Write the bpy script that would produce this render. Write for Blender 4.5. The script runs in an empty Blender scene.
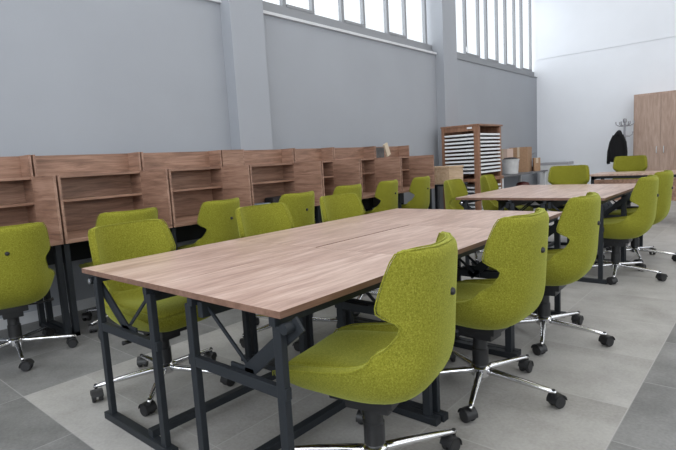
import bpy, bmesh, math, random
from mathutils import Vector, Matrix
random.seed(4)
S = bpy.context.scene
COL = S.collection
PI = math.pi

# ------------------------------------------------------------------ view
S.view_settings.view_transform = 'Standard'
S.view_settings.look = 'None'
S.view_settings.gamma = 1
S.view_settings.use_curve_mapping = False
S.view_settings.exposure = -0.06

F_PX = 505.036
CAM = Vector((2.5555, -1.0019, 1.2091))
YAW, PITCH, ROLL = 0.7175, -0.1245, -0.0579
fw = Vector((-math.sin(YAW)*math.cos(PITCH), math.cos(YAW)*math.cos(PITCH), math.sin(PITCH)))
rt = Vector((math.cos(YAW), math.sin(YAW), 0))
up = rt.cross(fw)
r2 = rt*math.cos(ROLL) + up*math.sin(ROLL)
u2 = -rt*math.sin(ROLL) + up*math.cos(ROLL)
cd = bpy.data.cameras.new('camera')
cam = bpy.data.objects.new('camera', cd); COL.objects.link(cam)
cd.sensor_width = 36; cd.sensor_fit = 'HORIZONTAL'; cd.lens = 36*F_PX/676
cd.clip_start = .05
cam.matrix_world = Matrix(((r2.x, u2.x, -fw.x, CAM.x), (r2.y, u2.y, -fw.y, CAM.y), (r2.z, u2.z, -fw.z, CAM.z), (0, 0, 0, 1)))
S.camera = cam

# ------------------------------------------------------------------ materials
def new_mat(name):
    m = bpy.data.materials.new(name); m.use_nodes = True
    nt = m.node_tree; b = nt.nodes['Principled BSDF']
    return m, nt, b
def N(nt, t, **k):
    n = nt.nodes.new(t)
    for a, v in k.items(): setattr(n, a, v)
    return n
def lk(nt, a, b): nt.links.new(a, b)
def math_n(nt, op, a, b=None):
    n = N(nt, 'ShaderNodeMath', operation=op)
    for i, v in enumerate((a, b)):
        if v is None: continue
        if isinstance(v, (int, float)): n.inputs[i].default_value = v
        else: lk(nt, v, n.inputs[i])
    return n.outputs[0]
def ramp(nt, fac, stops):
    r = N(nt, 'ShaderNodeValToRGB'); lk(nt, fac, r.inputs[0])
    e = r.color_ramp.elements
    while len(e) < len(stops): e.new(.5)
    for i, (p, c) in enumerate(stops):
        e[i].position = p; e[i].color = (*c, 1)
    return r.outputs[0]
def plain(name, col, rough=.6, metal=0, bump=0, bscale=60, var=.0):
    m, nt, b = new_mat(name)
    b.inputs['Base Color'].default_value = (*col, 1)
    b.inputs['Roughness'].default_value = rough
    b.inputs['Metallic'].default_value = metal
    tc = N(nt, 'ShaderNodeTexCoord')
    nz = N(nt, 'ShaderNodeTexNoise'); nz.inputs['Scale'].default_value = bscale; nz.inputs['Detail'].default_value = 4
    lk(nt, tc.outputs['Object'], nz.inputs['Vector'])
    if var:
        c = ramp(nt, nz.outputs['Fac'], [(.3, tuple(x*(1-var) for x in col)), (.7, tuple(min(1, x*(1+var)) for x in col))])
        lk(nt, c, b.inputs['Base Color'])
    if bump:
        bp = N(nt, 'ShaderNodeBump'); bp.inputs['Strength'].default_value = bump; bp.inputs['Distance'].default_value = .002
        lk(nt, nz.outputs['Fac'], bp.inputs['Height']); lk(nt, bp.outputs[0], b.inputs['Normal'])
    return m
def wood(name, dark, mid, light, axis='Y', rough=.42, sc=1.0):
    m, nt, b = new_mat(name)
    tc = N(nt, 'ShaderNodeTexCoord'); oi = N(nt, 'ShaderNodeObjectInfo')
    add = N(nt, 'ShaderNodeVectorMath', operation='ADD')
    sc2 = N(nt, 'ShaderNodeVectorMath', operation='SCALE'); sc2.inputs['Scale'].default_value = 1
    comb = N(nt, 'ShaderNodeCombineXYZ')
    rr = math_n(nt, 'MULTIPLY', oi.outputs['Random'], 37.0)
    for i in range(3): lk(nt, rr, comb.inputs[i])
    lk(nt, tc.outputs['Object'], add.inputs[0]); lk(nt, comb.outputs[0], add.inputs[1])
    def stretched(lo, hi):
        mp = N(nt, 'ShaderNodeMapping')
        s = [hi*sc]*3; s['XYZ'.index(axis)] = lo*sc
        mp.inputs['Scale'].default_value = s
        lk(nt, add.outputs[0], mp.inputs['Vector']); return mp.outputs[0]
    n1 = N(nt, 'ShaderNodeTexNoise'); n1.inputs['Scale'].default_value = 1; n1.inputs['Detail'].default_value = 6; n1.inputs['Roughness'].default_value = .65
    n1.inputs['Distortion'].default_value = .6
    lk(nt, stretched(2.6, 26), n1.inputs['Vector'])
    n2 = N(nt, 'ShaderNodeTexNoise'); n2.inputs['Scale'].default_value = 1; n2.inputs['Detail'].default_value = 5
    lk(nt, stretched(5, 190), n2.inputs['Vector'])
    n3 = N(nt, 'ShaderNodeTexNoise'); n3.inputs['Scale'].default_value = 1; n3.inputs['Detail'].default_value = 2
    lk(nt, stretched(.9, 5), n3.inputs['Vector'])
    f = math_n(nt, 'ADD', math_n(nt, 'MULTIPLY', n1.outputs['Fac'], .58), math_n(nt, 'MULTIPLY', n2.outputs['Fac'], .22))
    f = math_n(nt, 'ADD', f, math_n(nt, 'MULTIPLY', n3.outputs['Fac'], .20))
    c = ramp(nt, f, [(.38, dark), (.5, mid), (.60, light)])
    lk(nt, c, b.inputs['Base Color'])
    b.inputs['Roughness'].default_value = rough
    bp = N(nt, 'ShaderNodeBump'); bp.inputs['Strength'].default_value = .15; bp.inputs['Distance'].default_value = .001
    lk(nt, n2.outputs['Fac'], bp.inputs['Height']); lk(nt, bp.outputs[0], b.inputs['Normal'])
    return m
W_top = wood('laminate_table', (.29, .178, .138), (.44, .295, .235), (.58, .43, .36), 'Y', .30)
W_edge = wood('laminate_edge', (.13, .068, .045), (.175, .095, .064), (.22, .125, .088), 'Y', .45)
W_car = wood('laminate_carrel', (.155, .084, .056), (.27, .153, .103), (.37, .222, .155), 'Y', .5)
W_carx = wood('laminate_carrel_side', (.165, .09, .062), (.285, .163, .112), (.38, .232, .167), 'X', .5)
W_cab = wood('laminate_cabinet', (.30, .20, .155), (.39, .275, .215), (.46, .335, .27), 'Z', .5)
W_rack = wood('rack_wood', (.18, .085, .048), (.26, .13, .075), (.33, .175, .11), 'Z', .5)
W_ply = wood('pale_board', (.42, .28, .17), (.52, .37, .24), (.60, .45, .31), 'Y', .6)
M_metal = plain('anthracite_metal', (.016, .019, .023), .5, 0)
M_metal.node_tree.nodes['Principled BSDF'].inputs['Specular IOR Level'].default_value = .3
M_black = plain('black_plastic', (.012, .012, .013), .42)
M_rubber = plain('black_rubber', (.015, .015, .016), .6)
M_chrome = plain('chrome', (.78, .78, .79), .16, 1)
M_white = plain('white_metal', (.72, .73, .74), .45)
M_paper = plain('white_tray', (.80, .82, .84), .5)
M_card = plain('cardboard', (.40, .25, .15), .85, 0, .2, 30, .12)
M_pink = plain('pale_pink_card', (.62, .47, .40), .8)
M_bucket = plain('bucket_plastic', (.60, .60, .60), .45, 0, 0, 9, .12)
M_coat = plain('black_cloth', (.004, .004, .005), 1.0, 0, .2, 90)
M_grey = plain('grey_metal', (.30, .30, .32), .4, .5)
M_dark = plain('dark_bag', (.02, .018, .02), .8)
M_redd = plain('dark_red_plastic', (.10, .018, .014), .35)
M_book = plain('grey_book_cover', (.07, .065, .065), .6, 0, 0, 14, .4)
M_beige = plain('beige_paper', (.60, .50, .38), .8)
M_frame = plain('window_frame_grey', (.24, .25, .265), .5, 0)
M_ledge = plain('white_ledge', (.60, .61, .63), .5)

def fabric():
    m, nt, b = new_mat('green_wool')
    tc = N(nt, 'ShaderNodeTexCoord')
    n1 = N(nt, 'ShaderNodeTexNoise'); n1.inputs['Scale'].default_value = 420; n1.inputs['Detail'].default_value = 3
    n2 = N(nt, 'ShaderNodeTexNoise'); n2.inputs['Scale'].default_value = 170; n2.inputs['Detail'].default_value = 4
    for n in (n1, n2): lk(nt, tc.outputs['Object'], n.inputs['Vector'])
    f = math_n(nt, 'ADD', math_n(nt, 'MULTIPLY', n1.outputs['Fac'], .5), math_n(nt, 'MULTIPLY', n2.outputs['Fac'], .5))
    c = ramp(nt, f, [(.34, (.118, .118, .007)), (.5, (.202, .198, .019)), (.66, (.305, .295, .045))])
    lk(nt, c, b.inputs['Base Color'])
    b.inputs['Roughness'].default_value = .9
    b.inputs['Sheen Weight'].default_value = .35
    b.inputs['Sheen Roughness'].default_value = .45
    b.inputs['Sheen Tint'].default_value = (.75, .85, .25, 1)
    b.inputs['Specular IOR Level'].default_value = .15
    bp = N(nt, 'ShaderNodeBump'); bp.inputs['Strength'].default_value = .5; bp.inputs['Distance'].default_value = .0012
    lk(nt, n1.outputs['Fac'], bp.inputs['Height']); lk(nt, bp.outputs[0], b.inputs['Normal'])
    return m
M_green = fabric()

def wallmat(name, col, rough=.75):
    m, nt, b = new_mat(name)
    tc = N(nt, 'ShaderNodeTexCoord')
    n1 = N(nt, 'ShaderNodeTexNoise'); n1.inputs['Scale'].default_value = .9; n1.inputs['Detail'].default_value = 5
    n2 = N(nt, 'ShaderNodeTexNoise'); n2.inputs['Scale'].default_value = 45; n2.inputs['Detail'].default_value = 4
    for n in (n1, n2): lk(nt, tc.outputs['Object'], n.inputs['Vector'])
    c = ramp(nt, n1.outputs['Fac'], [(.3, tuple(x*.965 for x in col)), (.7, tuple(x*1.03 for x in col))])
    lk(nt, c, b.inputs['Base Color']); b.inputs['Roughness'].default_value = rough
    bp = N(nt, 'ShaderNodeBump'); bp.inputs['Strength'].default_value = .12; bp.inputs['Distance'].default_value = .003
    lk(nt, n2.outputs['Fac'], bp.inputs['Height']); lk(nt, bp.outputs[0], b.inputs['Normal'])
    return m
M_wall = wallmat('grey_paint', (.325, .343, .374))
M_wallw = wallmat('white_paint', (.76, .785, .83))
M_ceil = wallmat('ceiling_paint', (.8, .8, .8))

def floormat():
    m, nt, b = new_mat('stone_tiles')
    T = .669
    tc = N(nt, 'ShaderNodeTexCoord'); sp = N(nt, 'ShaderNodeSeparateXYZ')
    lk(nt, tc.outputs['Object'], sp.inputs[0]); X, Y = sp.outputs[0], sp.outputs[1]
    inb = math_n(nt, 'MULTIPLY', math_n(nt, 'GREATER_THAN', X, -.605), math_n(nt, 'LESS_THAN', X, 2.08))
    inb = math_n(nt, 'MULTIPLY', inb, math_n(nt, 'GREATER_THAN', Y, -.156))
    TX = 2.685/4
    gx = math_n(nt, 'DIVIDE', math_n(nt, 'ADD', X, .605 + TX*20), TX)
    gx2 = math_n(nt, 'DIVIDE', math_n(nt, 'ADD', X, -2.08 + T*20), T)
    right = math_n(nt, 'GREATER_THAN', X, 2.08)
    # grid x (shifted slightly right of the band)
    mixx = N(nt, 'ShaderNodeMix'); lk(nt, right, mixx.inputs[0]); lk(nt, gx, mixx.inputs[2]); lk(nt, gx2, mixx.inputs[3]); gx = mixx.outputs[0]
    gy0 = math_n(nt, 'DIVIDE', math_n(nt, 'ADD', Y, .156 + T*20), T)
    gy = math_n(nt, 'ADD', gy0, math_n(nt, 'MULTIPLY', inb, .5))
    fx = math_n(nt, 'FRACT', gx); fy = math_n(nt, 'FRACT', gy)
    ax = math_n(nt, 'MINIMUM', fx, math_n(nt, 'SUBTRACT', 1, fx)); ay = math_n(nt, 'MINIMUM', fy, math_n(nt, 'SUBTRACT', 1, fy))
    # inner lines of the pale band show less
    g = math_n(nt, 'LESS_THAN', math_n(nt, 'MINIMUM', ax, ay), .0045)
    ix = math_n(nt, 'FLOOR', gx); iy = math_n(nt, 'FLOOR', gy)
    cb = N(nt, 'ShaderNodeCombineXYZ'); lk(nt, ix, cb.inputs[0]); lk(nt, iy, cb.inputs[1])
    wn = N(nt, 'ShaderNodeTexWhiteNoise'); lk(nt, cb.outputs[0], wn.inputs[0])
    n1 = N(nt, 'ShaderNodeTexNoise'); n1.inputs['Scale'].default_value = 3.5; n1.inputs['Detail'].default_value = 8; n1.inputs['Roughness'].default_value = .62
    off = N(nt, 'ShaderNodeVectorMath', operation='MULTIPLY_ADD'); off.inputs[1].default_value = (9, 9, 9)
    lk(nt, wn.outputs['Color'], off.inputs[0]); lk(nt, tc.outputs['Object'], off.inputs[2]); lk(nt, off.outputs[0], n1.inputs['Vector'])
    n2 = N(nt, 'ShaderNodeTexNoise'); n2.inputs['Scale'].default_value = 70; n2.inputs['Detail'].default_value = 3
    lk(nt, tc.outputs['Object'], n2.inputs['Vector'])
    v = math_n(nt, 'ADD', math_n(nt, 'MULTIPLY', n1.outputs['Fac'], .7), math_n(nt, 'MULTIPLY', n2.outputs['Fac'], .3))
    v = math_n(nt, 'ADD', v, math_n(nt, 'MULTIPLY', math_n(nt, 'SUBTRACT', wn.outputs['Value'], .5), .08))
    cd_ = ramp(nt, v, [(.3, (.10, .10, .098)), (.5, (.165, .164, .160)), (.7, (.24, .238, .232))])
    cl = ramp(nt, v, [(.3, (.235, .225, .21)), (.5, (.325, .315, .298)), (.7, (.41, .398, .38))])
    mx = N(nt, 'ShaderNodeMix', data_type='RGBA'); lk(nt, inb, mx.inputs[0]); lk(nt, cd_, mx.inputs[6]); lk(nt, cl, mx.inputs[7])
    gc = N(nt, 'ShaderNodeMix', data_type='RGBA'); lk(nt, inb, gc.inputs[0]); gc.inputs[6].default_value = (.27, .265, .26, 1); gc.inputs[7].default_value = (.385, .375, .36, 1)
    m2 = N(nt, 'ShaderNodeMix', data_type='RGBA'); lk(nt, g, m2.inputs[0]); lk(nt, mx.outputs[2], m2.inputs[6]); lk(nt, gc.outputs[2], m2.inputs[7])
    lk(nt, m2.outputs[2], b.inputs['Base Color'])
    b.inputs['Roughness'].default_value = .5
    bp = N(nt, 'ShaderNodeBump'); bp.inputs['Strength'].default_value = .2; bp.inputs['Distance'].default_value = .002
    lk(nt, n2.outputs['Fac'], bp.inputs['Height']); lk(nt, bp.outputs[0], b.inputs['Normal'])
    return m
M_floor = floormat()
def glassmat():
    m, nt, b = new_mat('window_glass')
    out = [n for n in nt.nodes if n.type == 'OUTPUT_MATERIAL'][0]
    nt.nodes.remove(b)
    t = N(nt, 'ShaderNodeBsdfTransparent'); t.inputs[0].default_value = (.97, .98, .99, 1)
    g = N(nt, 'ShaderNodeBsdfGlossy'); g.inputs['Roughness'].default_value = .05
    mx = N(nt, 'ShaderNodeMixShader'); mx.inputs[0].default_value = .06
    lk(nt, t.outputs[0], mx.inputs[1]); lk(nt, g.outputs[0], mx.inputs[2]); lk(nt, mx.outputs[0], out.inputs[0])
    return m
M_glass = glassmat()
def emis(name, col, s):
    m, nt, b = new_mat(name)
    b.inputs['Base Color'].default_value = (.8, .8, .8, 1)
    b.inputs['Emission Color'].default_value = (*col, 1); b.inputs['Emission Strength'].default_value = s
    return m
M_lamp = emis('added_lamp_diffuser', (1, .97, .93), 1.5)  # glowing panel of the added ceiling luminaires

# ------------------------------------------------------------------ mesh helpers
def box(bm, x0, y0, z0, x1, y1, z1, bev=0):
    r = bmesh.ops.create_cube(bm, size=1)
    vs = r['verts']
    for v in vs:
        v.co = Vector((x0 + (v.co.x+.5)*(x1-x0), y0 + (v.co.y+.5)*(y1-y0), z0 + (v.co.z+.5)*(z1-z0)))
    if bev:
        es = list({e for v in vs for e in v.link_edges})
        bmesh.ops.bevel(bm, geom=es, offset=bev, segments=2, profile=.7, affect='EDGES')
def bar(bm, p, q, w, h, bev=0, roll=None):
    """rectangular bar from p to q, w across (horizontal), h up"""
    p, q = Vector(p), Vector(q); d = q-p; L = d.length; d.normalize()
    ref = Vector((0, 0, 1)) if abs(d.z) < .95 else Vector((0, 1, 0))
    if roll is not None: ref = Vector(roll)
    s = d.cross(ref).normalized(); u = s.cross(d).normalized()
    t = bmesh.new(); box(t, -w/2, 0, -h/2, w/2, L, h/2, bev)
    M = Matrix(((s.x, d.x, u.x, p.x), (s.y, d.y, u.y, p.y), (s.z, d.z, u.z, p.z), (0, 0, 0, 1)))
    t.transform(M); merge(bm, t)
def merge(bm, t):
    me = bpy.data.meshes.new('tmp'); t.to_mesh(me); t.free(); bm.from_mesh(me); bpy.data.meshes.remove(me)
def lathe(bm, prof, n=20, M=None, cap=True):
    """prof: (r, z) list; revolve about z"""
    rings = []
    for r, z in prof:
        ring = []
        for k in range(n):
            a = 2*PI*k/n
            co = Vector((r*math.cos(a), r*math.sin(a), z))
            ring.append(bm.verts.new(M @ co if M else co))
        rings.append(ring)
    for a, b in zip(rings, rings[1:]):
        for k in range(n):
            bm.faces.new((a[k], a[(k+1) % n], b[(k+1) % n], b[k]))
    if cap:
        bm.faces.new(list(reversed(rings[0]))); bm.faces.new(rings[-1])
def tube(bm, pts, r, n=8, closed=False):
    pts = [Vector(p) for p in pts]; rings = []
    m = len(pts); prev = None
    for i, p in enumerate(pts):
        a = pts[(i-1) % m] if (closed or i > 0) else p; b = pts[(i+1) % m] if (closed or i < m-1) else p
        d = (b-a).normalized()
        if prev is None:
            ref = Vector((0, 0, 1)) if abs(d.z) < .9 else Vector((1, 0, 0))
            s = d.cross(ref).normalized()
        else:
            s = (prev - d*prev.dot(d)).normalized()
        prev = s; u = d.cross(s)
        rr = r[i] if isinstance(r, (list, tuple)) else r
        rings.append([bm.verts.new(p + (s*math.cos(2*PI*k/n) + u*math.sin(2*PI*k/n))*rr) for k in range(n)])
    rng = range(m) if closed else range(m-1)
    for i in rng:
        a, b = rings[i], rings[(i+1) % m]
        for k in range(n): bm.faces.new((a[k], a[(k+1) % n], b[(k+1) % n], b[k]))
    if not closed:
        bm.faces.new(list(reversed(rings[0]))); bm.faces.new(rings[-1])
def finish(bm, name, mat, smooth=False, auto=None):
    bmesh.ops.recalc_face_normals(bm, faces=bm.faces)
    me = bpy.data.meshes.new(name); bm.to_mesh(me); bm.free()
    me.materials.append(mat)
    if smooth or auto:
        for p in me.polygons: p.use_smooth = True
    if auto:
        me.set_sharp_from_angle(angle=auto)
    return me
def obj(name, bm, mat, parent=None, smooth=False, auto=None, loc=None):
    me = finish(bm, name, mat, smooth, auto)
    o = bpy.data.objects.new(name, me); COL.objects.link(o)
    if parent: o.parent = parent
    if loc: o.location = loc
    return o
def tag(o, label, cat, group=None, kind=None):
    if label: o['label'] = label
    if cat: o['category'] = cat
    if group: o['group'] = group
    if kind: o['kind'] = kind
    return o
def thing(name, label, cat, loc=(0, 0, 0), rz=0, group=None):
    o = bpy.data.objects.new(name, None); COL.objects.link(o)
    o.empty_display_size = .1
    o.location = loc; o.rotation_euler = (0, 0, rz)
    return tag(o, label, cat, group)
def struct(name, bm, mat, parent=None, **k):
    o = obj(name, bm, mat, parent, **k)
    if not parent: o['kind'] = 'structure'
    return o
def dup(root, loc, rz, label, group=None):
    r = root.copy(); COL.objects.link(r); r.location = loc; r.rotation_euler = (0, 0, rz)
    r['label'] = label
    if group: r['group'] = group
    def rec(src, dst):
        for ch in src.children:
            c = ch.copy(); COL.objects.link(c); c.parent = dst; rec(ch, c)
    rec(root, r)
    return r
def bx(*a, bev=0):
    bm = bmesh.new(); box(bm, *a, bev=bev); return bm

# ------------------------------------------------------------------ room shell
XL, YE, XR, YN, ZC = -2.22, 12.6, 7.0, -4.5, 5.7
struct('floor', bx(XL-.3, YN-.2, -.1, XR+.2, YE+.2, 0), M_floor)
struct('ceiling', bx(XL-.3, YN-.2, ZC, XR+.2, YE+.2, ZC+.15), M_ceil)
bm = bmesh.new()
box(bm, XL-.18, YN, 0, XL, YE, 3.065)
box(bm, XL-.18, YN, 5.30, XL, YE, ZC)
struct('wall_left', bm, M_wall)
bm = bx(XL-.18, YE, 0, XR, YE+.2, ZC)
struct('wall_far', bm, M_wallw)
struct('trim_1', bx(XL, YE-.014, 3.50, XR, YE, ZC, bev=.005), M_wallw)       # upper band of the end wall standing proud
struct('wall_back', bx(XL-.18, YN-.2, 0, XR, YN, ZC), M_wallw)
bm = bmesh.new()
box(bm, XR, YN, 0, XR+.2, YE, .9); box(bm, XR, YN, 3.9, XR+.2, YE, ZC)
for k in range(6): box(bm, XR, YN+k*3.3, .9, XR+.2, YN+k*3.3+.6, 3.9)
struct('wall_right', bm, M_wallw)
# pilasters
for i, (a, b) in enumerate([(-2.07, -1.58), (2.68, 3.17), (7.43, 7.94)]):
    struct('trim_%d' % (i+2), bx(XL-.18, a, 0, -2.05, b, ZC, bev=.008), M_wall)
# baseboard
struct('baseboard_left', bx(XL, YN, 0, XL+.015, YE, .09), M_ledge)
# clerestory windows
bays = [(-1.58, 2.68, None), (3.17, 7.43, [3.76, 4.30, 4.93, 5.44, 6.07, 6.60, 7.26]), (7.94, YE, [8.83, 9.43, 9.82, 10.38, 10.86, 11.39, 11.84, 12.45])]
for i, (a, b, ms) in enumerate(bays):
    w = bpy.data.objects.new('window_%d' % (i+1), None); COL.objects.link(w); w['kind'] = 'structure'
    w.location = (XL-.10, a, 3.065)
    L = b-a
    if ms is None: ms = [a+.6*k for k in range(1, 7)]
    bm = bmesh.new()
    box(bm, -.04, 0, 0, .04, L, .15, bev=.004); box(bm, -.04, 0, 2.18, .04, L, 2.26)
    box(bm, -.03, 0, .15, .03, .07, 2.18)
    for k, y in enumerate(ms):
        wd = .045 if k % 2 else .06
        box(bm, -.03, y-a-wd/2, .15, .03, y-a+wd/2, 2.18, bev=.003)
    ys = [a] + ms + ([b] if i != 2 else [b])
    for k, (p, q_) in enumerate(zip(ys, ys[1:])):          # opening sashes: an inner lip under every second pane
        if k % 2 and q_-p > .3: box(bm, .0, p-a+.03, .15, .045, q_-a-.03, .185)
    obj('window_frame', bm, M_frame, w)
    for p, q_ in zip(ys, ys[1:]):
        if q_-p > .2: obj('pane', bx(-.004, p-a+.02, .15, .004, q_-a-.02, 2.18), M_glass, w)
    if i == 2:
        hb = bx(.03, .86, .20, .06, .90, .30, bev=.006); obj('window_handle', hb, M_white, w)
    if i < 2:
        bm = bx(.05, 0, -.032, .135, L, .004, bev=.004); obj('window_sill', bm, M_ledge, w)
    else:
        bm = bx(.05, 0, -.01, .12, L, .012, bev=.004); obj('window_sill', bm, M_frame, w)

# ceiling luminaires (guessed, out of view, added to light the hall)
lum = None
for ix, x in enumerate((-.6, 2.4, 5.2)):
    for y in (-2.6, .8, 4.2, 7.6, 11.0):
        if lum is None:
            lum = thing('added_ceiling_lamp', 'long white ceiling luminaire added out of view to light the study hall', 'lamp', (x, y, ZC-.09), 0, 'added ceiling luminaires')
            obj('lamp_housing', bx(-.16, -.75, .02, .16, .75, .09, bev=.01), M_white, lum)
            obj('diffuser', bx(-.14, -.73, 0, .14, .73, .02), M_lamp, lum)
        else:
            dup(lum, (x, y, ZC-.09), 0, 'long white ceiling luminaire added out of view to light the study hall')
def area(name, loc, size, sy, power, rot=(0, 0, 0), col=(1, 1, 1)):
    l = bpy.data.lights.new(name, 'AREA'); l.shape = 'RECTANGLE'; l.size = size; l.size_y = sy; l.energy = power; l.color = col
    o = bpy.data.objects.new(name, l); COL.objects.link(o); o.location = loc; o.rotation_euler = rot
    return o
for x in (-.6, 2.4, 5.2):
    area('ceiling_fill', (x, 4.2, ZC-.12), 2.0, 15, 104, (0, 0, 0), (1, .98, .95))  # broad fill panels added under the ceiling to brighten the room
# daylight entering by the clerestory; right and back panels are unseen additions
area('daylight', (XR+.15, 4, 2.4), 3.0, 16, 120, (0, PI/2, 0), (.93, .97, 1))  # added at guessed openings of the unseen right wall to light the room
area('daylight', (2.0, YN+.06, 2.9), 7.8, 2.6, 300, (PI/2, 0, 0), (.90, .95, 1))  # added before the windowless back wall, brightens faces turned that way
for a, b in ((-1.58, 2.68), (3.17, 7.43), (7.94, YE)):
    area('daylight', (XL-.25, (a+b)/2, 4.25), 2.1, (b-a), 62, (0, -PI/2, 0), (.93, .97, 1))

wd = bpy.data.worlds.new('sky'); S.world = wd; wd.use_nodes = True
nt = wd.node_tree; bg = nt.nodes['Background']
bg.inputs[0].default_value = (.95, .98, 1, 1); bg.inputs[1].default_value = 1.3

# ------------------------------------------------------------------ tables
TL, TW, TH = .914, .712, .765
def end_frame(parent, y, inner):
    """x: 0 = user side ... TW = joined side; inner = +1 / -1 y direction to the table middle"""
    fr = bmesh.new()
    for x in (.105, .60): box(fr, x-.019, y-.013, .03, x+.019, y+.013, TH-.055, bev=.003)
    box(fr, .08, y-.012, .465, .63, y+.012, .505, bev=.003)
    obj('end_frame', fr, M_metal, parent)
    ft = bmesh.new()
    box(ft, .05, y-.022, .0, .66, y+.022, .035, bev=.004); obj('foot', ft, M_metal, parent)
    br = bmesh.new()
    y2 = y + .022*inner
    bar(br, (.03, y2, TH-.045), (.335, y2, .478), .010, .052, .002)
    bar(br, (.27, y2, .495), (.40, y2, .495), .010, .045, .002)
    bar(br, (.30, y2+.012*inner, .50), (.56, y2+.012*inner, TH-.05), .008, .014, .001)
    M = Matrix.Translation((.065, y, TH-.058)) @ Matrix.Rotation(PI/2, 4, 'X')
    lathe(br, [(.018, -.02), (.018, .02)], 14, M)
    obj('tilt_bracket', br, M_metal, parent, auto=.6)
def make_table(label):
    t = thing('folding_table', label, 'table')
    bm = bmesh.new(); box(bm, .0015, .0015, TH-.022, TW-.0015, TL-.0015, TH-.0006)
    obj('tabletop', bm, W_top, t)
    bm = bmesh.new()
    box(bm, .0008, .0008, TH-.0235, TW-.0008, TL-.0008, TH-.0012)
    me = obj('edge_band', bm, W_edge, t)
    end_frame(t, .026, 1); end_frame(t, TL-.026, -1)
    bm = bmesh.new(); bar(bm, (.48, .02, .052), (.48, TL-.02, .052), .04, .035, .003); obj('stretcher', bm, M_metal, t)
    bm = bmesh.new()
    bar(bm, (.545, .03, TH-.075), (.545, TL-.03, TH-.075), .03, .06, .003); obj('back_beam', bm, M_metal, t)
    for x in (.12, .58):
        bm = bmesh.new(); bar(bm, (x, .01, TH-.045), (x, TL-.01, TH-.045), .03, .03, .003); obj('support_rail', bm, M_metal, t)
    for x in (.075, .64):
        for y in (.026, TL-.026):
            kb = bmesh.new(); M = Matrix.Translation((x, y, 0)); lathe(kb, [(.016, .0), (.018, .004), (.018, .012)], 10, M)
            obj('foot_glide', kb, M_rubber, t)
    kb = bmesh.new(); M = Matrix.Translation((.045, .046, .42)) @ Matrix.Rotation(PI/2, 4, 'X')
    lathe(kb, [(.012, -.02), (.030, -.012), (.030, .012), (.012, .02)], 14, M); obj('knob', kb, M_black, t, auto=.6)
    M = Matrix.Translation((.065, .006, TH-.058)) @ Matrix.Rotation(PI/2, 4, 'X')
    kb = bmesh.new(); lathe(kb, [(.010, -.006), (.013, -.003), (.013, .004), (.008, .006)], 12, M); obj('bolt', kb, M_chrome, t, auto=.6)
    return t
G1, G2 = 'folding tables of the near work island', 'folding tables of the far work island'
T0 = None
near = [((0, 0), 'brown wood-look folding table at the near left corner of the long near island'),
        ((1, 0), 'brown wood-look folding table at the near right corner of the long near island'),
        ((0, 1), 'wood-look folding table, middle one of the left side of the near island'),
        ((1, 1), 'wood-look folding table, middle one of the right side of the near island'),
        ((0, 2), 'wood-look folding table at the far left end of the near island'),
        ((1, 2), 'wood-look folding table at the far right end of the near island')]
far = [((0, 0), 'near left folding table of the smaller far island'),
       ((1, 0), 'near right folding table of the smaller far island, bare steel leg and foot exposed'),
       ((0, 1), 'far left folding table of the smaller far island, in front of lone head chair'),
       ((1, 1), 'far right folding table of the smaller far island')]
TX2, TY2 = .02, 3.80
for base, lst, g in (((0, 0), near, G1), ((TX2, TY2), far, G2)):
    for (i, j), lab in lst:
        x, y = base
        # right-hand tables are turned round so that their user side is outside
        gap = .010 if (j == 1 and g == G1) else 0
        loc = (x, y + j*TL, 0) if i == 0 else (x + 2*TW + gap, y + (j+1)*TL, 0)
        rz = 0 if i == 0 else PI
        if T0 is None:
            T0 = make_table(lab); T0['group'] = g; T0.location = loc; T0.rotation_euler = (0, 0, rz)
        else:
            tt = dup(T0, loc, rz, lab, g)
            for c in tt.children:
                if c.name.split('.')[0] not in ('tabletop', 'edge_band'): c.location.x = -.068 if i == 1 else 0
# far desk with a modesty panel
t = thing('desk', 'brown desk with dark gap above its front panel, farthest of the tables', 'desk', (.30, 7.75, 0))
obj('tabletop', bx(0, 0, .745, 1.75, .7, .775, bev=.002), W_top, t)
obj('front_panel', bx(.06, .03, .36, 1.69, .05, .69), W_car, t)
bm = bmesh.new()
for x in (.04, 1.71):
    box(bm, x-.025, .03, 0, x+.025, .07, .745); box(bm, x-.025, .63, 0, x+.025, .67, .745); box(bm, x-.025, .03, .69, x+.025, .67, .745)
box(bm, .04, .05, .70, 1.71, .08, .745)
obj('desk_frame', bm, M_metal, t)

# ------------------------------------------------------------------ chair
def lerp_tab(tab, s):
    for (a, *va), (b, *vb) in zip(tab, tab[1:]):
        if s <= b:
            f = (s-a)/(b-a) if b > a else 0
            return [x+(y-x)*f for x, y in zip(va, vb)]
    return list(tab[-1][1:])
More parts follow.
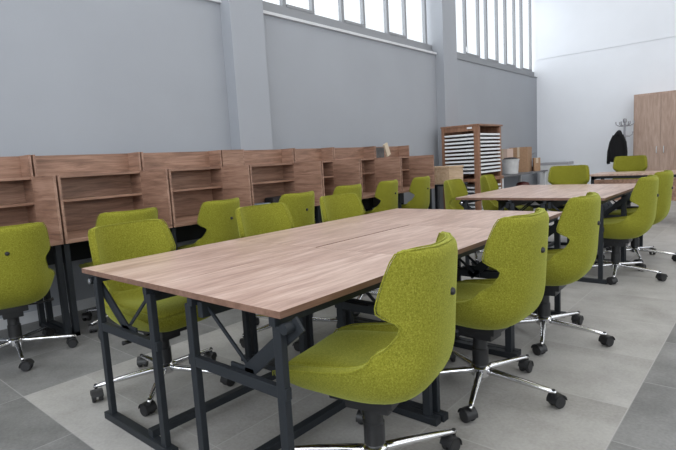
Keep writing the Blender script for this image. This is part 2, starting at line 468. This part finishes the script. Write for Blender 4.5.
# station: y, z (inner surface centre), half width, wrap depth, thickness(centre), edge thickness
ST = [
 # y     z     W     d     tc    tl   (inner surface, overall half width, rim height, thickness, rim width)
 (.284, .422, .205, .000, .050, .025),
 (.283, .442, .234, .002, .078, .034),
 (.264, .459, .252, .010, .096, .040),
 (.212, .465, .265, .020, .102, .042),
 (.140, .463, .270, .032, .102, .042),
 (.060, .458, .276, .046, .102, .042),
 (-.010, .454, .278, .060, .102, .042),
 (-.080, .452, .278, .076, .100, .042),
 (-.135, .455, .272, .094, .096, .042),
 (-.178, .468, .262, .108, .090, .042),
 (-.210, .493, .250, .114, .080, .041),
 (-.231, .526, .240, .106, .070, .040),
 (-.243, .564, .231, .084, .064, .038),
 (-.250, .604, .224, .062, .061, .036),
 (-.254, .636, .218, .046, .059, .034),
 (-.256, .658, .215, .042, .058, .034),
 (-.258, .672, .222, .058, .057, .034),
 (-.260, .685, .242, .090, .057, .034),
 (-.262, .700, .256, .110, .056, .034),
 (-.264, .720, .260, .112, .055, .034),
 (-.268, .765, .257, .103, .053, .034),
 (-.273, .815, .251, .090, .051, .034),
 (-.279, .862, .244, .077, .047, .033),
 (-.283, .888, .230, .068, .040, .029),
 (-.284, .899, .205, .058, .024, .020),
]
NU = 14
def frames(st):
    out = []
    for i, s in enumerate(st):
        a = st[max(i-1, 0)]; b = st[min(i+1, len(st)-1)]
        ty, tz = b[0]-a[0], b[1]-a[1]; L = math.hypot(ty, tz); ty /= L; tz /= L
        # path runs front->back->up ; inner normal = rotate tangent
        ny, nz = (tz, -ty)
        out.append((ny, nz))
    return out
fr_ = frames(ST)
for k in range(4):       # smooth the normals a little
    fr_ = [fr_[0]] + [tuple(((fr_[i-1][c]+2*fr_[i][c]+fr_[i+1][c])/4) for c in (0, 1)) for i in range(1, len(fr_)-1)] + [fr_[-1]]
fr_ = [(a/math.hypot(a, b), b/math.hypot(a, b)) for a, b in fr_]
fr_[0] = fr_[1] = fr_[2]
def surf(i, u, off, wscale=1.0):
    y, z, W, d, tc, tl = ST[i]; ny, nz = fr_[i]
    e = d*abs(u)**2.6 + off
    return Vector(((W-tl)*u*wscale, y+ny*e, z+nz*e))
def outer(i, u, extra=0):
    y, z, W, d, tc, tl = ST[i]; ny, nz = fr_[i]
    back = min(1, max(0, (z-.50)/.12))
    q = 4.2*(1-back) + 2.9*back
    e = (d-.004) - (d-.004+tc)*(1-abs(u)**q) + extra
    return Vector((W*math.copysign(abs(u)**(1-.12*(1-back)), u), y+ny*e, z+nz*e))
US = [-1, -.95, -.87, -.76, -.62, -.42, -.2, 0, .2, .42, .62, .76, .87, .95, 1]
def shell_mesh():
    bm = bmesh.new(); rings = []
    for i, s in enumerate(ST):
        ring = [bm.verts.new(surf(i, u, 0)) for u in US] + [bm.verts.new(outer(i, u)) for u in reversed(US)]
        rings.append(ring)
    n = len(rings[0])
    for a, b in zip(rings, rings[1:]):
        for k in range(n): bm.faces.new((a[k], a[(k+1) % n], b[(k+1) % n], b[k]))
    for r in (rings[0], rings[-1]):
        for k in range(NU):
            bm.faces.new((r[k], r[k+1], r[2*NU-k], r[2*NU+1-k]))
    bmesh.ops.recalc_face_normals(bm, faces=bm.faces)
    es = []
    bm.verts.ensure_lookup_table(); idx = {v: i for i, v in enumerate(bm.verts)}
    for e in bm.edges:
        a, b = idx[e.verts[0]], idx[e.verts[1]]
        if a//n != b//n and a % n == b % n and (a % n) in (0, NU, NU+1, 2*NU+1): es.append(e)
    bmesh.ops.bevel(bm, geom=es, offset=.006, segments=2, profile=.6, affect='EDGES')
    return bm
def apply_subsurf(o, lv=1):
    m = o.modifiers.new('subdivision', 'SUBSURF'); m.levels = lv; m.render_levels = lv
def cushion_mesh(i0, i1, ws, thick, front):
    bm = bmesh.new(); rings = []
    n = i1-i0
    for i in range(i0, i1+1):
        f = (i-i0)/n
        edge = min(1, f/.22, (1-f)/.22); edge = math.sin(min(1, edge)*PI/2)
        ring = []
        NN = 12
        for k in range(NN+1):
            u = -1+2*k/NN
            prof = (1-abs(u)**5)
            ring.append(bm.verts.new(surf(i, u*ws, .002+thick*prof*(.25+.75*edge))))
        for k in range(NN, -1, -1):
            u = -1+2*k/NN
            ring.append(bm.verts.new(surf(i, u*ws*.99, -.008)))
        rings.append(ring)
    m = len(rings[0])
    for a, b in zip(rings, rings[1:]):
        for k in range(m): bm.faces.new((a[k], a[(k+1) % m], b[(k+1) % m], b[k]))
    NN = 12
    for r in (rings[0], rings[-1]):
        for k in range(NN): bm.faces.new((r[k], r[k+1], r[2*NN-k], r[2*NN+1-k]))
    return bm
def make_chair(label):
    t = thing('swivel_chair', label, 'chair')
    sh = obj('seat_shell', shell_mesh(), M_green, t, smooth=True); apply_subsurf(sh)
    cu = obj('seat_cushion', cushion_mesh(2, 11, .86, .032, True), M_green, t, smooth=True); apply_subsurf(cu)
    # piping seam following the inner and outer line of the rim
    bm = bmesh.new()
    pts = [surf(i, -.99, .0015) for i in range(1, len(ST)-1)] + [surf(len(ST)-1, u, -.002) for u in (-.8, -.4, 0, .4, .8)] + [surf(i, .99, .0015) for i in range(len(ST)-2, 0, -1)]
    tube(bm, pts, .0026, 6)
    pts = [outer(i, -1, .001) for i in range(1, len(ST)-1)] + [outer(len(ST)-1, u) for u in (-.8, -.4, 0, .4, .8)] + [outer(i, 1, .001) for i in range(len(ST)-2, 0, -1)]
    tube(bm, pts, .0026, 6)
    obj('piping', bm, M_green, t, smooth=True)
    # button on the back of the shell
    bm = bmesh.new(); M = Matrix.Translation((0, -.322, .735)) @ Matrix.Rotation(PI/2-.05, 4, 'X')
    lathe(bm, [(.013, -.012), (.013, .002), (.010, .008), (.004, .010)], 14, M); b_ = obj('back_button', bm, M_black, t, auto=.6); b_['label'] = 'dark round button'
    # mechanism
    bm = bmesh.new()
    box(bm, -.09, -.12, .318, .09, .14, .362, bev=.008); box(bm, -.06, -.09, .278, .06, .09, .322, bev=.01)
    obj('tilt_mechanism', bm, M_black, t, auto=.6)
    bm = bmesh.new(); tube(bm, [(.05, .03, .332), (.16, .04, .322), (.235, .045, .328)], .006, 8)
    tube(bm, [(.215, .044, .327), (.262, .046, .332)], [.009, .012], 8)
    obj('height_lever', bm, M_black, t, smooth=True)
    bm = bmesh.new(); lathe(bm, [(.034, .10), (.036, .13), (.041, .135), (.041, .215), (.036, .22), (.036, .285), (.028, .290)], 20)
    obj('gas_column', bm, M_black, t, auto=.6)
    bm = bmesh.new(); lathe(bm, [(.030, .072), (.046, .078), (.048, .118), (.036, .130), (.028, .132)], 24)
    hub = obj('base_hub', bm, M_chrome, t, auto=.6)
    legs = []
    R = .375
    for k in range(5):
        a = 2*PI*k/5
        bm = bmesh.new()
        # tapering leg with rounded section
        n = 8; rings = []
        for f in (0, .12, .35, .65, .9, 1.0):
            r = .035 + (R-.035)*f; zc = .103 - .028*f**1.3
            hw = .021*(1-f)+.012*f; hh = .016*(1-f)+.010*f
            if f == 1: hw *= .6; hh *= .6
            rings.append([bm.verts.new(Vector((r, hw*math.copysign(abs(math.cos(q))**.7, math.cos(q)), zc+hh*math.copysign(abs(math.sin(q))**.7, math.sin(q))))) for q in [2*PI*(j+.5)/n for j in range(n)]])
        for p, q in zip(rings, rings[1:]):
            for j in range(n): bm.faces.new((p[j], p[(j+1) % n], q[(j+1) % n], q[j]))
        bm.faces.new(rings[0]); bm.faces.new(rings[-1])
        bm.transform(Matrix.Rotation(a, 4, 'Z'))
        leg = obj('leg', bm, M_chrome, t, smooth=True)
        # caster: stem (chrome), hood and two wheels
        Mt = Matrix.Rotation(a, 4, 'Z') @ Matrix.Translation((R-.012, 0, 0)) @ Matrix.Rotation(1.1+k*2.3, 4, 'Z') @ Matrix.Scale(1.13, 4)
        bm = bmesh.new(); lathe(bm, [(.007, .05), (.007, .078)], 8, Mt)
        box_ = bmesh.new(); box(box_, -.004, -.007, .030, .034, .007, .056, bev=.003); box_.transform(Mt); merge(bm, box_)
        # hood: half ring over the wheels
        hood = bmesh.new(); hr = []
        for j in range(9):
            q = PI*(j/8)*1.0 + .15
            hr.append([hood.verts.new((.018+r_*math.cos(q), s_, .027+r_*math.sin(q))) for r_, s_ in ((.0285, -.026), (.0325, -.026), (.0325, .026), (.0285, .026))])
        for p, q in zip(hr, hr[1:]):
            for j in range(4): hood.faces.new((p[j], p[(j+1) % 4], q[(j+1) % 4], q[j]))
        hood.faces.new(hr[0]); hood.faces.new(hr[-1]); hood.transform(Mt); merge(bm, hood)
        cs = obj('caster', bm, M_black, t, auto=.6)
        wb = bmesh.new()
        for sd in (-1, 1):
            M = Mt @ Matrix.Translation((.018, sd*.0155, .027)) @ Matrix.Rotation(PI/2, 4, 'X')
            lathe(wb, [(.012, -.0095), (.024, -.009), (.027, -.005), (.027, .005), (.024, .009), (.012, .0095)], 18, M)
        obj('wheel', wb, M_rubber, cs, auto=.6)
        legs.append((leg, cs))
    return t
def spin_base(root, ang):
    """turn the star base with its casters relative to the seat"""
    for c in root.children:
        if c.name.split('.')[0] in ('leg', 'caster', 'base_hub'): c.rotation_euler = (0, 0, ang)
GR = 'green chairs on the right side of the near island'; GL = 'green chairs on the left side of the near island'
GC = 'green chairs at the wall carrels'; GF = 'green chairs round the far tables'
# x, y, facing (angle of local +y from world +y), base world angle, z scale, label, group
A = PI/180
chairs = [
 (1.43, .43, 101*A, -8*A, 1, 'large green chair nearest the camera, at the near right corner table', GR),
 (1.44, 1.33, 88*A, 0, 1, 'middle green chair on the right side of the near island', GR),
 (1.44, 2.27, 92*A, -1*A, 1, 'green chair on the right side of the near island, farthest of that row', GR),
 (-.04, .405, -85*A, 29*A, 1, 'green chair behind the near left table corner, chrome base visible under the table', GL),
 (-.05, 1.40, -90*A, 40*A, 1, 'middle green chair on the left side of the near island', GL),
 (-.05, 2.26, -92*A, 10*A, 1, 'green chair at the far left end table of the near island', GL),
 (1.455, 4.17, 91*A, -8*A, 1, 'green chair on the right side of the far island with full base in view', GF),
 (1.45, 5.04, 88*A, 0, 1, 'green chair at right image edge, behind the other right-side chair of far island', GF),
 (-.02, 4.31, -82*A, 10*A, 1, 'green chair on the left side of the far island, beside the pale wooden box', GF),
 (-.02, 5.25, -78*A, 30*A, 1, 'green chair on the left side of the far island, in front of the tray rack', GF),
 (.46, 6.02, 186*A, 15*A, 1.055, 'green chair at the head of the far island, its back a wide hexagon', GF),
 (.66, 8.74, 184*A, 0, 1.10, 'green chair behind the farthest desk, below the hanging black coat', GF),
 (-1.395, .06, 78*A, -12*A, 1, 'green chair at left image edge, back button showing, at the nearest carrel', GC),
 (-1.52, .93, 88*A, 0, 1, 'green chair at second carrel, mostly behind near left table chair', GC),
 (-1.50, 1.76, 100*A, 0, 1, 'green chair at third carrel, its seat side and narrow waist visible', GC),
 (-1.28, 2.56, 92*A, 0, 1, 'green chair at the fourth carrel, round button on its back', GC),
 (-1.525, 3.66, 90*A, 0, 1, 'green chair low behind the far left near-island chair, at a middle carrel', GC),
 (-1.53, 4.45, 98*A, 0, 1, 'green chair at the second carrel from the far end of the row', GC),
 (-1.53, 5.28, 96*A, 0, 1, 'green chair at the last carrel, just left of the pale wooden box', GC),
]
C0 = None
for x, y, rz, ba, zs, lab, g in chairs:
    if C0 is None:
        C0 = make_chair(lab); c = C0; c['group'] = g; c.location = (x, y, 0); c.rotation_euler = (0, 0, rz)
    else: c = dup(C0, (x, y, 0), rz, lab, g)
    c.scale = (1, 1, zs*1.028)
    spin_base(c, ba - rz)

# ------------------------------------------------------------------ study carrels
XF, XS, XB = -1.40, -1.83, -2.035
ZD, ZW, ZH = .750, 1.230, 1.400
def make_carrel(y0, y1, fill=0, label=''):
    t = thing('study_carrel', label, 'study desk', (0, y0, 0), 0, 'wooden study carrels along the grey wall')
    L = y1-y0; g = .007; th = .018
    obj('desk_panel', bx(XB, g, ZD-.028, XF, L-g, ZD, bev=.002), W_car, t)
    for s, ya in ((0, g), (1, L-g-th)):
        obj('side_panel', bx(XS+.001, ya, ZD+.001, XF+.004, ya+th, ZW, bev=.002), W_carx, t)
    hy0, hy1 = g+fill, L-g
    obj('hutch_back', bx(XB, hy0+th, ZD+.001, XB+.014, hy1-th, ZH-.002), W_car, t)
    for ya in (hy0, hy1-th): obj('hutch_side', bx(XB, ya, ZD+.001, XS, ya+th, ZH, bev=.0015), W_carx, t)
    for z in (ZW-.022, 1.010): obj('shelf', bx(XB+.014, hy0+th, z, XS, hy1-th, z+.02, bev=.0015), W_car, t)
    if fill:
        obj('filler_panel', bx(XS-.02, g, ZD+.001, XS, g+fill, ZH), W_car, t)
    for ya in (.03, L-.03):
        bm = bmesh.new()
        box(bm, XF-.10, ya-.02, .0, XF-.05, ya+.02, ZD-.029, bev=.003)
        box(bm, XB+.02, ya-.02, .0, XB+.07, ya+.02, ZD-.029, bev=.003)
        box(bm, XB+.02, ya-.02, .0, XF-.05, ya+.02, .035, bev=.003)
        obj('leg_frame', bm, M_metal, t)
    bm = bx(XB+.06, .05, .50, XB+.085, L-.05, .69); obj('back_rail', bm, M_metal, t)
bounds = [-1.35, -.445, .455, 1.352, 2.246, 3.30, 4.02, 4.93, 5.84]
labs = ['wooden study carrel beyond the left image edge', 'wooden study carrel at the left image edge, cut by the frame',
        'wooden study carrel with two open shelves behind the near left chairs', 'wooden study carrel to the left of the wall pilaster',
        'wider wooden study carrel in front of the pilaster with small items on its desk', 'narrower wooden study carrel just right of the pilaster',
        'second wooden study carrel from the far end of the row', 'last wooden study carrel of the row, book and notepad on top shelf']
for k, (a, b) in enumerate(zip(bounds, bounds[1:])):
    if k: make_carrel(a, b, .27 if k == 4 else 0, labs[k])

# things on the carrels
def leaning(name, label, cat, mat, loc, size, tilt, rz=0):
    bm = bmesh.new(); sx, sy, sz = size
    box(bm, -sx/2, -sy/2, 0, sx/2, sy/2, sz, bev=.002)
    o = obj(name, bm, mat); o.location = loc; o.rotation_euler = (tilt[0], tilt[1], rz)
    return tag(o, label, cat)
leaning('book', 'dark grey mottled book standing on top shelf of the last carrel', 'book', M_book, (-1.88, 5.09, ZW), (.03, .22, .15), (0, 0))
leaning('notepad', 'beige notepad leaning at a slant on top shelf of the last carrel', 'notepad', M_beige, (-1.90, 5.36, ZW+.03), (.03, .09, .19), (.42, 0))
t = thing('binder', 'blue-grey binder lying on the desk of the carrel by pilaster', 'binder', (-1.93, 2.78, ZD), .1)
obj('cover', bx(-.08, -.11, 0, .08, .11, .035, bev=.004), plain('blue_grey', (.22, .28, .36), .5), t)
obj('page_block', bx(-.075, -.105, .006, .083, .105, .029), M_paper, t)
o = obj('bag', bx(-.08, -.14, 0, .08, .14, .09, bev=.03), M_dark, None, auto=.8); o.location = (-1.92, 3.06, ZD)
tag(o, 'small black pouch on the desk of the carrel by pilaster', 'pouch')

# ------------------------------------------------------------------ far left corner
# pale box on a low dark table
t = thing('side_table', 'low dark table at end of carrels carrying the pale box', 'table', (-1.98, 6.25, 0))
t.scale = (1, 1, 1.03)
obj('tabletop', bx(0, 0, .70, .62, .62, .725, bev=.002), M_metal, t)
for x in (.03, .59):
    for y in (.03, .59): obj('leg', bx(x-.02, y-.02, 0, x+.02, y+.02, .70), M_metal, t)
t = thing('wooden_box', 'pale wooden box with light lid, left of the tray rack', 'box', (-1.93, 6.32, .7475))
obj('box_body', bx(0, 0, 0, .52, .48, .25, bev=.003), W_ply, t)
obj('lid', bx(-.01, -.01, .25, .53, .49, .285, bev=.004), W_ply, t)
obj('box_seam', bx(.255, -.004, .01, .262, .001, .24), M_card, t)

# tray rack
RX0, RX1, RY0, RY1 = -2.03, -1.34, 7.22, 8.20
t = thing('tray_rack', 'tall brown wooden rack full of thin white trays against the wall', 'rack', (RX0, RY0, 0))
W_, D_ = RX1-RX0, RY1-RY0
H_ = 1.715
for (x, y) in ((0, 0), (W_-.07, 0), (0, D_-.05), (W_-.05, D_-.05)):
    obj('post', bx(x, y, 0, x+(.09 if x > 0 and y == 0 else .05), y+.07, H_-.03, bev=.003), W_rack, t)
obj('top_board', bx(-.01, -.01, H_-.03, W_+.03, D_+.03, H_, bev=.004), W_rack, t)
obj('upper_rail', bx(.05, .005, H_-.11, W_-.07, .025, H_-.03), W_rack, t)
obj('middle_board', bx(-.01, -.01, .72, W_+.03, D_+.03, .775, bev=.004), W_rack, t)
obj('bottom_board', bx(0, 0, .05, W_+.02, D_+.02, .09, bev=.004), W_rack, t)
obj('side_board', bx(0, .05, .09, .015, D_-.05, H_-.03), W_rack, t)
obj('back_board', bx(.015, D_-.014, .09, W_-.05, D_, H_-.03), W_rack, t)
for k in range(11):
    z = .865 + k*.066
    obj('tray', bx(.056, .010, z, W_+.012, D_-.055, z+.032, bev=.003), M_paper, t)
for k in range(8):
    z = .13 + k*.068
    obj('tray', bx(.056, .010, z, W_+.012, D_-.055, z+.028, bev=.003), M_paper, t)
o = obj('name_tag', bx(W_-.19, -.002, H_-.075, W_-.10, .006, H_-.045), M_paper, t); o['label'] = 'small white label tag'

# work bench with bucket, boxes
t = thing('work_bench', 'grey-topped bench with white legs in the far left corner', 'bench', (-2.17, 8.60, 0))
obj('bench_top', bx(0, 0, .705, .67, 2.65, .735, bev=.003), plain('bench_laminate', (.13, .13, .135), .5), t)
for x in (.04, .62):
    for y in (.10, 2.55): obj('leg', bx(x-.03, y-.03, 0, x+.03, y+.03, .705, bev=.003), M_white, t)
obj('shelf', bx(.05, .1, .30, .62, 2.6, .32), M_metal, t)
t = thing('bucket', 'translucent white bucket with dark contents on the corner bench', 'bucket', (-1.74, 9.62, .7355))
bm = bmesh.new(); lathe(bm, [(.145, 0), (.155, .01), (.178, .29), (.188, .30), (.188, .315), (.176, .315), (.15, .02)], 28); obj('bucket_body', bm, M_bucket, t, auto=.6)
bm = bmesh.new(); lathe(bm, [(.174, .27), (.174, .31), (.12, .345), (.05, .355)], 20); obj('contents', bm, M_dark, t, auto=.8)
bm = bmesh.new(); tube(bm, [(.19*math.cos(a), .19*math.sin(a)*.25+.0, .295-.16*math.sin(a)) for a in [PI*k/14 for k in range(15)]], .004, 6); 
obj('handle', bm, M_grey, t, smooth=True)
def carton(label, loc, size, rz, mat=M_card):
    t = thing('cardboard_box', label, 'box', loc, rz)
    x, y, z = size
    obj('box_body', bx(-x/2, -y/2, 0, x/2, y/2, z, bev=.003), mat, t)
    bm = bmesh.new(); bar(bm, (-x/2-.002, -y/2, z), (-x/2-.10, -y/2-.0, z-.06), .004, .004)
    bm.free()
    obj('packing_tape', bx(-.025, -y/2-.001, z*.6, .025, y/2+.001, z+.0015), M_beige, t)
carton('brown cardboard box behind the bucket on the corner bench', (-1.93, 10.70, .7355), (.40, .46, .56), .15)
carton('tall narrow cardboard box at the right of the bucket', (-1.64, 10.90, .7355), (.14, .16, .30), .5)
carton('pale pinkish carton stacked behind the bucket beside the tray rack', (-2.05, 10.12, .7355), (.22, .30, .54), -.05, M_pink)
t = thing('desk_lamp', 'dark desk lamp with thin curved arm at the end of the corner bench', 'lamp', (-1.90, 11.13, .7355))
bm = bmesh.new(); box(bm, -.16, -.16, 0, .16, .12, .09, bev=.02); obj('lamp_base', bm, M_dark, t, auto=.6)
bm = bmesh.new(); tube(bm, [(.0, .0, .08), (-.01, .01, .20), (.0, .03, .30), (.04, .07, .38), (.11, .12, .42)], .012, 8); obj('lamp_arm', bm, M_grey, t, smooth=True)
o = obj('bowl', (lambda b: (lathe(b, [(.05, 0), (.13, .05), (.15, .14), (.12, .20), (.04, .22)], 20), b)[1])(bmesh.new()), M_redd, None, auto=.8); o.location = (-1.66, 10.1, .3205)
tag(o, 'dark red rounded pot on the shelf under the bench', 'pot')
o = thing('low_cabinet', 'low white cabinet with grey top against the white end wall', 'cabinet', (-1.98, 12.08, 0))
obj('body', bx(0, 0, 0, .68, .42, .82, bev=.004), M_white, o)
obj('cabinet_top', bx(-.01, -.01, .82, .69, .43, .88, bev=.004), plain('pale_grey', (.38, .38, .41), .5), o)
obj('door', bx(.02, -.012, .04, .335, -.0005, .80, bev=.003), M_white, o); obj('door', bx(.345, -.012, .04, .66, -.0005, .80, bev=.003), M_white, o)

# wardrobe cabinet
t = thing('wardrobe', 'tall light-brown two-door cabinet against the white end wall', 'cabinet', (.085, 12.12, 0))
CW = 1.05
obj('cabinet_body', bx(0, 0.02, 0, CW, .46, 2.31, bev=.003), W_cab, t)
for i, (a, b) in enumerate(((.02, CW/2-.002), (CW/2+.002, CW-.02))):
    d = obj('door', bx(a, 0, .06, b, .019, 2.27, bev=.002), W_cab, t)
    hx = b-.065 if i == 0 else a+.065
    bm = bmesh.new(); tube(bm, [(hx, -.001, 1.00), (hx, -.03, 1.01), (hx, -.03, 1.13), (hx, -.001, 1.14)], .009, 8); h = obj('handle', bm, M_ledge, d, smooth=True)
t2 = thing('wardrobe', 'neighbouring tall light-brown cabinet at the right image edge', 'cabinet', (.085+CW+.005, 12.12, 0))
obj('cabinet_body', bx(0, 0.02, 0, CW, .46, 2.31, bev=.003), W_cab, t2)
for i, (a, b) in enumerate(((.02, CW/2-.002), (CW/2+.002, CW-.02))):
    d = obj('door', bx(a, 0, .06, b, .019, 2.27, bev=.002), W_cab, t2)
    hx = b-.065 if i == 0 else a+.065
    bm = bmesh.new(); tube(bm, [(hx, -.001, 1.00), (hx, -.03, 1.01), (hx, -.03, 1.13), (hx, -.001, 1.14)], .009, 8); obj('handle', bm, M_ledge, d, smooth=True)
# coat stand
CX, CY = -.03, 11.85
t = thing('coat_stand', 'grey metal coat stand with hooks left of the tall cabinet', 'coat stand', (CX, CY, 0))
bm = bmesh.new(); lathe(bm, [(.20, 0), (.20, .012), (.19, .03), (.04, .045)], 28); obj('base', bm, M_grey, t, auto=.6)
bm = bmesh.new(); lathe(bm, [(.028, .04), (.026, 1.70), (.040, 1.72), (.036, 1.78), (.010, 1.80)], 14); obj('pole', bm, M_grey, t, auto=.6)
for k in range(6):
    a = 2*PI*k/6+.3; c_, s_ = math.cos(a), math.sin(a)
    for z, L in ((1.68, .17), (1.45, .15)):
        if z < 1.5 and k % 2: continue
        bm = bmesh.new(); tube(bm, [(.02*c_, .02*s_, z-.04), (L*.6*c_, L*.6*s_, z-.05), (L*c_, L*s_, z-.01), (L*1.05*c_, L*1.05*s_, z+.05)], [.010, .010, .010, .014], 8)
        obj('hook', bm, M_grey, t, smooth=True)
# coat
bm = bmesh.new(); rings = []
prof = [(1.50, .03, .03, 0), (1.47, .07, .05, -.01), (1.42, .10, .075, -.02), (1.36, .15, .09, -.03), (1.28, .19, .10, -.04), (1.15, .215, .11, -.05), (1.0, .23, .12, -.05), (.88, .235, .125, -.05), (.80, .22, .12, -.05), (.795, .10, .05, -.05)]
for z, rx, ry, cx in prof:
    n = 28
    rings.append([bm.verts.new((cx+rx*math.cos(2*PI*k/n)*(1+.07*math.sin(k*1.9+z*5)), ry*math.sin(2*PI*k/n)*(1+.13*math.sin(k*2.4+z*3)), z)) for k in range(n)])
for a, b in zip(rings, rings[1:]):
    for k in range(28): bm.faces.new((a[k], a[(k+1) % 28], b[(k+1) % 28], b[k]))
bm.faces.new(rings[0]); bm.faces.new(rings[-1])
t = thing('coat', 'black hooded coat hanging from the coat stand', 'coat', (CX-.075, CY-.17, .045))
t.scale = (.72, .8, 1)
o = obj('coat_body', bm, M_coat, t, smooth=True); apply_subsurf(o)
for s in (-1, 1):
    bm = bmesh.new(); tube(bm, [(s*.10-.03, -.01, 1.38), (s*.18-.03, -.02, 1.22), (s*.225-.04, -.03, 1.02), (s*.235-.05, -.03, .80), (s*.23-.05, -.03, .76)], [.05, .062, .058, .05, .045], 12)
    obj('sleeve', bm, M_coat, t, smooth=True)
bm = bmesh.new(); tube(bm, [(-.05, -.05, 1.46), (-.01, -.06, 1.41), (.04, -.07, 1.36)], [.04, .065, .03], 12); obj('hood', bm, M_coat, t, smooth=True)
